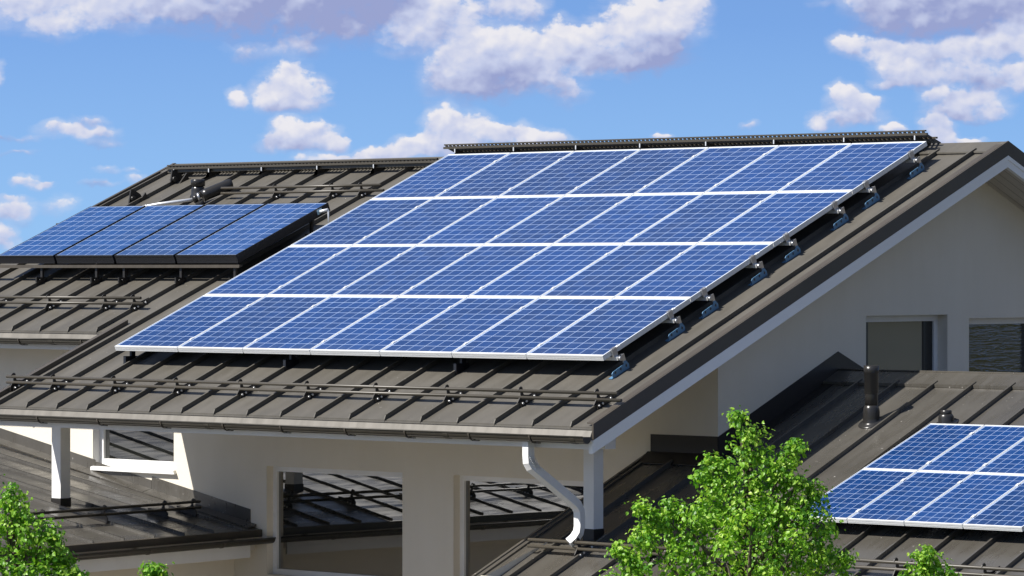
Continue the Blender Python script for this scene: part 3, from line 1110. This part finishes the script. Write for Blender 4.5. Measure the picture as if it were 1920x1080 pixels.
# dark-framed panels on the upper left
def dark_panel():
    root = thing('dark_framed_panel', '', 'solar panel', (0, 0, 0))
    b = MB()
    dp, fb = .105, .012
    b.box(0, CW, 0, fb, -dp, 0)
    b.box(0, CW, CL - fb, CL, -dp, 0)
    b.box(0, fb, fb, CL - fb, -dp, 0)
    b.box(CW - fb, CW, fb, CL - fb, -dp, 0)
    b.box(fb, CW - fb, fb, CL - fb, -dp + .004, -.02)
    b.box(.002, CW - .002, -.004, 0, -.018, -.004)
    b.box(.002, CW - .002, -.004, 0, -dp + .002, -dp + .02)
    b.build('casing', 'dark_frame', root, local=True)
    b = MB()
    b.box(fb - .002, CW - fb + .002, fb - .002, CL - fb + .002, -.012, -.003)
    b.build('cell_sheet', 'dark_panel_cells', root, local=True)
    return root


KD, DY0, DZ0 = .9928, 2.1226, 1.019
dp0 = dark_panel()
DX = [-4.665, -3.605, -2.545, -1.49]
names = ['leftmost black-framed panel on the upper left roof, cut by the photo edge', 'second black-framed panel from left on the upper left roof',
         'third black-framed panel from left on the upper left roof', 'black-framed panel nearest the large array, with blue sticker on its dark side']
for i, x in enumerate(DX):
    o = dp0 if i == 0 else copy_tree(dp0)
    o.location = (x * KD + .2232, DY0, DZ0 + ZO)
    o.scale = (KD, KD, KD)
    o.rotation_euler = (TH, 0, 0)
    o['label'] = names[i]
    o['group'] = 'black-framed panels on the upper left roof'
    if i == 3:
        b = MB()
        b.box(CW + .0005, CW + .002, CL - .22, CL - .13, -.075, -.015)
        b.build('sticker', 'sticker', o, local=True)


# mounting rails under the dark panels
def lp(x, y, h):                                     # h: height over the main roof
    return (x, y, ROOF(x, y) + h)


rack = thing('mounting_rack', 'dark rail on short legs carrying the black-framed panels', 'mounting rack', (-2.3, 2.1, ROOF(0, 2.1)))
DX1 = -.235
b = MB()
b.bar((-4.75, 2.135, .893), (DX1 + .06, 2.135, .893), .05, .026)
b.bar((-4.75, 2.112, .876), (DX1 + .06, 2.112, .876), .016, .012)
b.build('rail', 'brown_trim_metal', rack)
b = MB()
b.bar((-4.75, 3.40, 1.414), (DX1 + .02, 3.40, 1.414), .05, .035)
b.build('rail', 'brown_trim_metal', rack)
for x in (-3.62, -2.64, -2.155, -1.18, -.28):
    for y, zt in ((2.15, .882), (3.40, 1.40)):
        b = MB()
        b.bar((x, y, ROOF(x, y) - .01), (x, y, zt), .034, .030, (0, 1, 0))
        b.box(x - .011, x + .011, y - .10, y + .07, ROOF(x, y) - .04, ROOF(x, y) + .075)
        b.build('leg', 'black_metal', rack)
        b = MB()
        b.tube([(x + .012, y - .05, ROOF(x, y) + .04), (x + .034, y - .05, ROOF(x, y) + .04)], .016, 8)
        b.tube([(x + .012, y + .02, ROOF(x, y) + .05), (x + .030, y + .02, ROOF(x, y) + .05)], .012, 8)
        b.build('bolt', 'black_plastic', rack)


# ------------------------------------------------------------------ end mounts along the right edge of the large array
def end_mount():
    root = thing('mounting_bracket', '', 'bracket', (0, 0, 0))
    b = MB()                                        # local: x to the right of the array edge, y up the slope, z off the panel plane
    b.box(.001, .022, -.035, .035, -.075, .004)
    for k in (-1, 0, 1):
        b.box(-.012, .022, k * .024 - .008, k * .024 + .008, .004, .012)
    b.build('end_clamp', 'steel', root, local=True)
    b = MB()
    b.box(-.45, .05, -.020, .020, -.112, -.076)
    b.build('rail', 'aluminium', root, local=True)
    b = MB()
    b.tube([(.050, .0, -.098), (.085, .0, -.098)], .022, 14)
    b.build('rail_cap', 'steel', root, local=True)
    b = MB()
    b.prism([(.060, -.17, -.232), (.060, .10, -.232), (.060, .105, -.198), (.060, .075, -.150), (.060, .045, -.150), (.060, .03, -.172), (.060, -.15, -.178), (.060, -.172, -.192)], (.006, 0, 0))
    b.box(.02, .066, -.188, .10, -.240, -.232)
    b.build('foot_plate', 'galvanised_skylit', root, local=True)
    b = MB()
    b.box(.050, .0595, .040, .082, -.20, -.078)
    b.box(.020, .0500, .045, .075, -.115, -.080)
    b.build('riser', 'steel', root, local=True)
    b = MB()
    for yy in (-.12, -.03, .06):
        b.box(.0662, .0682, yy - .014, yy + .014, -.202, -.194)
        b.box(.0662, .0682, yy - .005, yy + .005, -.212, -.180)
    b.build('slot', 'black_plastic', root, local=True)
    return root


em = end_mount()
ys = [.157, 1.034, 1.575, 2.382, 2.953, 3.79, 4.349, 5.171]
wh = ['lowest bracket on the right edge of the large array, near its bottom corner', 'second lowest bracket on the right edge of the large array',
      'third bracket up the right edge of the large array', 'fourth bracket up the right edge of the large array',
      'fifth bracket up the right edge of the large array', 'third bracket down from the ridge on the right edge of the large array',
      'second bracket down from the ridge on the right edge of the large array', 'topmost bracket on the right edge of the large array, just below the walkway']
for i, y in enumerate(ys):
    o = em if i == 0 else copy_tree(em)
    o.location = (A0.x + 7 * PITCHX - .006, A0.y + y * KA, A0.z + y * KA * T + ZO)
    o.rotation_euler = (TH, 0, 0)
    o['label'] = 'steel ' + wh[i]
    o['group'] = 'end brackets of the large array'
# supports showing under the bottom edge
for i, (x, nm) in enumerate(((.24, 'leftmost'), (2.72, 'middle'), (5.16, 'rightmost'))):
    b = MB()
    b.box(x - .015, x + .015, .03, .09, ROOF(0, .03), .03 * T - .005)
    b.box(x - .018, x + .018, -.06, .14, ROOF(0, -.06) - .02, ROOF(0, .14) + .04)
    o = b.build('array_support', 'dark_frame')  # dark colour stands in for the shadow under the array
    tag(o, f'metal support with shade put into its dark colour, under the bottom edge of the large array, {nm} of three', 'support', 'supports under the large array')


# ------------------------------------------------------------------ snow guards
def snow_guard(label, origin, rotz, slope, length, xs, overl=.25, overr=.0):
    """two rails on hooked brackets; local x along the rails, y up the slope"""
    root = thing('snow_guard', label, 'snow guard', origin, (0, 0, rotz), 'snow guards on the roofs')
    for (dy, h) in ((0.0, .092), (-.016, .163)):
        b = MB()
        b.tube([(-overl + (.02 if h > .1 else 0), dy, dy * slope + h), (length + overr - (.03 if h > .1 else 0), dy, dy * slope + h)], .0165, 12)
        b.build('rail', 'guard_metal', root, local=True)
    for x in xs:
        b = MB()
        pf = [(-.045, .004), (.25, .004), (.25, .058), (.12, .066), (.045, .10), (.03, .13), (.026, .176), (.006, .198), (-.024, .196), (-.036, .182), (-.02, .176), (-.004, .182), (.004, .168), (.002, .115), (-.05, .06)]
        b.prism([(x - .005, y, y * slope + h) for y, h in pf], (.010, 0, 0))
        b.prism([(x + .02, y, y * slope + h) for y, h in [(-.02, .004), (.22, .004), (.22, .05), (-.02, .05)]], (.006, 0, 0))
        br = b.build('bracket', 'black_metal', root, local=True)
        b = MB()
        for yy in (.0, .05, .17):
            b.tube([(x + .026, yy, yy * slope + .035), (x + .040, yy, yy * slope + .035)], .0105, 8)
        b.build('bolt', 'zinc', br, local=True)
    return root


gx = [-.81, -.2055] + [1.257 + SEAM * k for k in range(-1, 14, 2)]
gx = [-.93 + .07, -.2055] + [.7695 + 2 * SEAM * k for k in range(8)]
snow_guard('long double-rail snow guard along the front eave below the large array', (0, -.71, ROOF(0, -.71)), 0, T, 7.90, gx, .97)
snow_guard('snow guard on the left roof strip below the black-framed panels', (-5.1, 1.38, ROOF(0, 1.38)), 0, T, 4.10, [5.1 - 4.59, 5.1 - 3.62, 5.1 - 2.64, 5.1 - 1.67, 5.1 - 1.18], 0)
snow_guard('snow guard on the upper left roof between the black-framed panels and the ridge', (-3.05, 4.66, ROOF(0, 4.66)), 0, T, 2.75, [3.05 - 2.155, 3.05 - 1.18, 3.05 - .693], .05)
snow_guard('snow guard on the annex roof below the small array, passing behind the tree', (6.72, -.60, ANX(0, -.60)), 0, T, 8.2, [.54, 1.46, 2.41, 3.36, 4.31, 5.26, 6.21, 7.16], .1)
q = wing(9.5, .72)
snow_guard('snow guard in the shade on the low left wing roof beside the left post', (q[0], q[1], q[2]), math.pi / 2 + WA, WT, 9.30,
           [9.18, 8.70, 7.72, 6.75, 5.78, 4.81, 3.84, 2.87, 1.90, .93], .1)


# ------------------------------------------------------------------ ridge walkways
def walkway(label, x0, x1, yf, zf, yb, zb, legs, lipgap):
    root = thing('roof_walkway', label, 'roof walkway', (x0, yf, zf), (0, 0, 0), 'walkways on the ridge')
    b = MB()
    b.bar((x0, yf, zf), (x1, yf, zf), .03, .016)                # front lip, upper
    b.bar((x0, yf - .012, zf - .038), (x1 + .03, yf - .012, zf - .038), .03, .026)
    b.bar((x0, yb, zb), (x1 + .06, yb, zb), .03, .03)
    if lipgap:                                                  # taller lip: added plate, also standing in for the dark shaded underside
        b.box(x0 + .004, x1, yf + .004, yf + .010, zf - .02 - lipgap, zf - .004)
    b.bar((x0 + .02, (yf + yb) / 2, (zf + zb) / 2), (x1 + .03, (yf + yb) / 2, (zf + zb) / 2), .03, .02)
    b.build('edge_bar', 'guard_metal', root)
    b = MB()
    x = x0 + .02
    while x < x1:
        b.bar((x, yf, zf - .02), (x, yb, zb + .012), .012, .03)
        x += .062
    x = x0 + .03
    while x < x1:
        b.box(x - .016, x + .016, yf - .006, yf + .006, zf - .03, zf - .004)
        x += .062
    b.build('grating', 'guard_metal', root)
    for x in legs:
        b = MB()
        zr = (ROOF(x, yf) if yf < RIDGE else BACK(x, yf))
        b.prism([(x, yf - .02, zf - .05), (x, yb, zb), (x, yb - .02, (ROOF(x, yb) if yb < RIDGE else BACK(x, yb))), (x, yf - .10, ROOF(x, yf - .10) + .03), (x, yf - .02, zr + .0)], (.012, 0, 0))
        b.build('support', 'black_metal', root)
        b = MB()
        b.box(x + .012, x + .026, yf - .04, yf - .028, zf - .10, zf - .052)
        b.build('pin', 'zinc', root)
    return root


walkway('perforated metal walkway along the ridge above the large array', -.13, 7.00, 5.56, 2.368, 5.90, 2.222,
        [.05, 1.0, 1.98, 2.96, 3.94, 4.92, 5.90, 6.86], 0)
walkway('dark ridge walkway above the upper left roof', -4.88, -.12, 5.42, 2.200, 5.72, 2.150,
        [-4.75, -4.1, -3.14, -2.155, -1.18], .07)

# ------------------------------------------------------------------ roof vents and pipes
v = thing('vent_pipe', 'tall black vent pipe with domed collar on the annex roof', 'vent pipe', (8.535, 2.45, ANX(0, 2.45)))
b = MB()
b.lathe((8.535, 2.45, ANX(0, 2.45)), [(.125, -.02, 1), (.132, .006, 1), (.125, .014, 1), (.09, .02, .9), (.084, .03, .8), (.084, .06, .5), (.085, .11, .2), (.081, .145, 0), (.070, .175, 0), (.064, .18, 0)], 28, T)
b.build('collar', 'black_plastic', v)
b = MB()
b.lathe((8.535, 2.45, ANX(0, 2.45)), [(.064, .15, 0), (.066, .28, 0), (.066, .30, 0), (.070, .305, 0), (.073, .50, 0), (.078, .505, 0), (.078, .58, 0), (.068, .58, 0), (.066, .50, 0)], 28)
b.build('stack', 'black_plastic', v)
v = thing('vent_pipe', 'short black vent stub just above the small array', 'vent pipe', (9.425, 2.48, ANX(0, 2.48)))
b = MB()
b.lathe((9.425, 2.48, ANX(0, 2.48)), [(.115, -.02, 1), (.122, .006, 1), (.115, .014, 1), (.082, .02, .9), (.078, .04, .6), (.078, .07, .2), (.07, .09, 0), (.062, .10, 0)], 28, T)
b.build('collar', 'black_plastic', v)
b = MB()
b.lathe((9.425, 2.48, ANX(0, 2.48)), [(.058, .09, 0), (.055, .135, 0), (.048, .14, 0)], 24)
b.build('stack', 'black_plastic', v)

vx, vy = -3.73, 4.86
v = thing('roof_vent', 'stout black roof vent with round cap behind the black-framed panels', 'roof vent', (vx, vy, ROOF(0, vy)))
b = MB()
b.lathe((vx, vy, ROOF(0, vy)), [(.10, -.03, 1), (.105, .01, 1), (.085, .03, .6), (.085, .07, .2), (.078, .10, 0), (.066, .11, 0)], 24, T)
b.build('collar', 'black_plastic', v)
b = MB()
b.lathe((vx, vy, ROOF(0, vy)), [(.066, .09, 0), (.07, .11, 0), (.090, .115, 0), (.092, .185, 0), (.084, .195, 0), (.075, .20, 0)], 24)
b.build('cap', 'black_plastic', v)
p = thing('insulated_pipe', 'fat black insulated pipe elbow with thin silver pipe beside the roof vent', 'pipe', (-3.25, 4.55, ROOF(0, 4.55)))
b = MB()
b.tube([lp(-3.33, 4.55, .10), lp(-3.30, 4.60, .11), lp(-3.16, 4.84, .125), lp(-3.15, 4.87, .12)], .075, 14)
b.tube([lp(-3.34, 4.50, .06), lp(-3.34, 4.55, -.02)], .055, 12)
b.tube([lp(-3.37, 4.52, .10), lp(-3.42, 4.48, .09)], .05, 12)
b.build('sleeve', 'black_plastic', p)
b = MB()
b.tube([lp(-3.41, 4.485, .09), lp(-3.80, 4.25, .13), lp(-4.05, 4.10, .14), lp(-4.06, 4.07, .14), lp(-3.85, 4.02, .10)], .021, 10)
b.build('pipe', 'silver_foil', p)
b = MB()
b.tube([lp(-3.375, 4.515, .10), lp(-3.355, 4.535, .10)], .060, 14)
b.build('hose_clamp', 'steel', p)
b = MB()
px_, py_, pz_ = DX[3] * KD + .2232 + CW * KD, DY0 + 1.50 * math.cos(TH) * KD, DZ0 + 1.50 * math.sin(TH) * KD - .05
b.tube([(px_ - .01, py_, pz_), (px_ + .03, py_, pz_), (px_ + .11, py_ + .03, pz_ + .02)], .020, 10)
b.tube([(px_ + .095, py_ + .025, pz_ + .015), (px_ + .11, py_ + .03, pz_ + .015), (px_ + .115, py_ + .035, ROOF(0, py_))], .012, 8)
tag(b.build('pipe_stub', 'silver_foil'), 'short silver pipe stub at the top corner of the right black-framed panel', 'pipe')
for i, (x, y, nm) in enumerate(((-4.70, 4.65, 'small black roof anchor at the left rake above the black-framed panels'), (-4.60, 5.28, 'small black roof anchor under the left end of the ridge walkway'))):
    a = thing('roof_anchor', nm, 'roof anchor', (x, y, ROOF(0, y)), (0, 0, 0), 'anchors near the left rake')
    b = MB()
    b.prism([(x, y - .1, ROOF(0, y - .1)), (x, y + .14, ROOF(0, y + .14)), (x, y + .1, ROOF(0, y + .1) + .07), (x, y - .03, ROOF(0, y) + .17), (x, y - .06, ROOF(0, y) + .17)], (.02, 0, 0))
    b.prism([(x + .1, y - .02, ROOF(0, y)), (x + .1, y + .14, ROOF(0, y + .14)), (x + .1, y + .1, ROOF(0, y + .1) + .09)], (.02, 0, 0))
    b.build('plate', 'black_metal', a)
    b = MB()
    b.tube([(x + .02, y - .04, ROOF(0, y) + .05), (x + .06, y - .04, ROOF(0, y) + .05)], .035, 12)
    b.build('bolt', 'black_plastic', a)

# ------------------------------------------------------------------ trees
CAM = Vector((31.0001, -28.4030, .84385))
FWD = Vector((-math.sin(YAW) * math.cos(PITCH), math.cos(YAW) * math.cos(PITCH), math.sin(PITCH)))
RGT = Vector((math.cos(YAW), math.sin(YAW), 0))
UPV = RGT.cross(FWD)


def tree(label, anchor, dist, puffs, seed, leaf=.05, density=1.0, spread=1.2, bare=2.0):
    """puffs: leafy boughs (x, y, radius as surveyed from the camera) around the stem at `dist`"""
    rnd = random.Random(seed)
    k = dist / FPX
    ax = CAM + FWD * dist + RGT * ((anchor[0] - 960) * k) + UPV * ((540 - anchor[1]) * k)
    top = ax.z
    base = Vector((ax.x, ax.y, -ZO))
    root = thing('linden_tree', label, 'tree', (base.x, base.y, -ZO), (0, 0, 0), 'leafy trees in front of the house')
    boughs = []
    for (x, y, r) in puffs:
        c = CAM + FWD * dist + RGT * ((x - 960) * k) + UPV * ((540 - y) * k)
        rr = r * k * (.86 if r > 20 else .96)
        boughs.append((c, rr))
    # the crown goes on round the back and down below: boughs all round the stem
    H = top + ZO
    for i in range(int(46 * spread)):
        f = (i + .5) / (46 * spread)
        z = top - .35 - f * (H - bare - .4)
        rad = min(.18 + (top - z) * .42, 1.15 * spread) * (.55 + .45 * rnd.random())
        an = i * 2.39996 + rnd.random() * .5
        c = Vector((ax.x + math.cos(an) * rad, ax.y + math.sin(an) * rad, z))
        d = c - CAM
        px = 960 + FPX * d.dot(RGT) / d.dot(FWD)
        py = 540 - FPX * d.dot(UPV) / d.dot(FWD)
        rr = .20 + .20 * rnd.random()
        # keep the surveyed outline: a bough that would stand clear of it is pulled in behind the stem
        inside = py - rr / k > 1085
        for q in range(2):
            inside = inside or any(r > rr / k and math.hypot(px - x, py - y) < r - rr / k * .9 for x, y, r in puffs)
            if not inside:
                rr *= .5
        if inside:
            boughs.append((c, rr))
    b = MB()
    tints = []
    for (c, rr) in boughs:
        nsub = max(7, int(27 * (rr / .25) ** 1.7))
        for s in range(nsub):
            d = Vector((rnd.gauss(0, 1), rnd.gauss(0, 1), rnd.gauss(0, 1))).normalized()
            sc = c + d * rr * (.35 + .62 * rnd.random() ** .6)
            sr = rr * .18 + .035 + .03 * rnd.random()
            nl = int(17 * density)
            st = rnd.random()
            for q in range(nl):
                e_ = Vector((rnd.gauss(0, 1), rnd.gauss(0, 1), rnd.gauss(0, .75)))
                p = sc + e_ * sr * .6
                out = (p - c).normalized() * .7 + Vector((rnd.gauss(0, .55), rnd.gauss(0, .55), rnd.gauss(.35, .5)))
                nrm = out.normalized()
                tipd = Vector((rnd.gauss(0, .6), rnd.gauss(0, .6), -.75))
                tipd = (tipd - nrm * tipd.dot(nrm))
                if tipd.length < .05:
                    continue
                tipd.normalize()
                sd = tipd.cross(nrm)
                ls = leaf * (.55 + .85 * rnd.random() ** 1.5)
                wl = ls * .40
                fold = nrm * ls * .10
                kk = len(b.v)
                b.v += [tuple(p), tuple(p + tipd * ls * .28 + sd * wl + fold), tuple(p + tipd * ls * .68 + sd * wl * .72 + fold), tuple(p + tipd * ls - nrm * ls * .08),
                        tuple(p + tipd * ls * .68 - sd * wl * .72 + fold), tuple(p + tipd * ls * .28 - sd * wl + fold), tuple(p + tipd * ls * .5)]
                b.f += [(kk, kk + 1, kk + 2, kk + 6), (kk + 6, kk + 2, kk + 3), (kk + 6, kk + 3, kk + 4), (kk, kk + 6, kk + 4, kk + 5)]
                b.sm += [False] * 4
                tt = min(1, max(0, .05 + .55 * st + .7 * (rnd.random() - .35)))
                tints += [tt] * 7
    cr = b.build('crown', 'linden_leaf', root)
    at = cr.data.attributes.new('leaf_tint', 'FLOAT', 'POINT')
    at.data.foreach_set('value', tints)
    b = MB()
    n = 9
    pts = [Vector((base.x + .05 * math.sin(i * 1.3), base.y + .05 * math.cos(i * 1.7), -ZO + (H - .25) * i / (n - 1))) for i in range(n)]
    b.tube(pts, .1, 10, radii=[.13 * (1 - .9 * i / (n - 1)) + .008 for i in range(n)])
    for (c, rr) in boughs:
        if rnd.random() < .6:
            zz = max(c.z - .35 - abs((c - ax).xy.length) * .55, -ZO + bare * .8)
            f = (zz + ZO) / (H - .25)
            i = min(n - 2, int(f * (n - 1)))
            s = pts[i].lerp(pts[i + 1], f * (n - 1) - i)
            mid_ = s.lerp(c, .55) + Vector((0, 0, -.05))
            b.tube([s, mid_, c], .02, 6, radii=[.024, .015, .004])
    b.build('trunk', 'bark', root)
    return root


MAIN = [(1399, 800, 22), (1412, 832, 36), (1392, 862, 40), (1432, 868, 34), (1480, 854, 22), (1492, 836, 13), (1352, 880, 20), (1332, 866, 12), (1386, 780, 7), (1474, 892, 34), (1494, 908, 16),
        (1400, 915, 60), (1345, 915, 38), (1325, 890, 20), (1460, 930, 60), (1390, 975, 70), (1330, 965, 50), (1286, 958, 30), (1258, 948, 14), (1255, 975, 30), (1220, 965, 16), (1203, 950, 10),
        (1232, 1000, 40), (1205, 1005, 20), (1300, 1010, 60), (1480, 985, 66), (1525, 920, 20), (1520, 945, 34), (1535, 980, 36), (1545, 1020, 40), (1575, 1045, 20), (1500, 1050, 60), (1420, 1050, 70), (1340, 1060, 70),
        (1270, 1055, 56), (1215, 1060, 40), (1175, 1045, 14), (1160, 1030, 8), (1180, 1078, 30), (1560, 1080, 40), (1150, 1090, 20)]
tree('tall leafy green tree with pointed top in front of the annex roof', (1399, 778), 30.0, MAIN, 11, leaf=.037, density=1.5, spread=1.25)
LEFT = [(22, 925, 14), (20, 945, 24), (40, 965, 26), (10, 975, 40), (60, 1000, 36), (30, 1010, 46), (88, 995, 20), (100, 1010, 12), (75, 1040, 40), (98, 1035, 22), (20, 1060, 50), (60, 1075, 46), (105, 1075, 26), (120, 1052, 12), (128, 1078, 22), (146, 1084, 12), (-40, 990, 50), (-60, 1050, 60)]
tree('leafy green tree at the lower left beside the wing roof', (20, 912), 31.0, LEFT, 23, leaf=.038, density=1.5, spread=1.0)
tree('treetop barely rising into view below the wing eave', (288, 1062), 31.0, [(288, 1068, 9), (282, 1080, 14), (298, 1078, 10), (286, 1098, 24)], 5, leaf=.037, density=1.4, spread=.7)
tree('small treetop in front of the snow guard below the small array', (1732, 1026), 30.5, [(1731, 1034, 10), (1742, 1048, 18), (1722, 1062, 20), (1752, 1062, 18), (1735, 1078, 30), (1778, 1078, 14), (1765, 1090, 24), (1700, 1085, 14)], 9, leaf=.037, density=1.4, spread=.7)
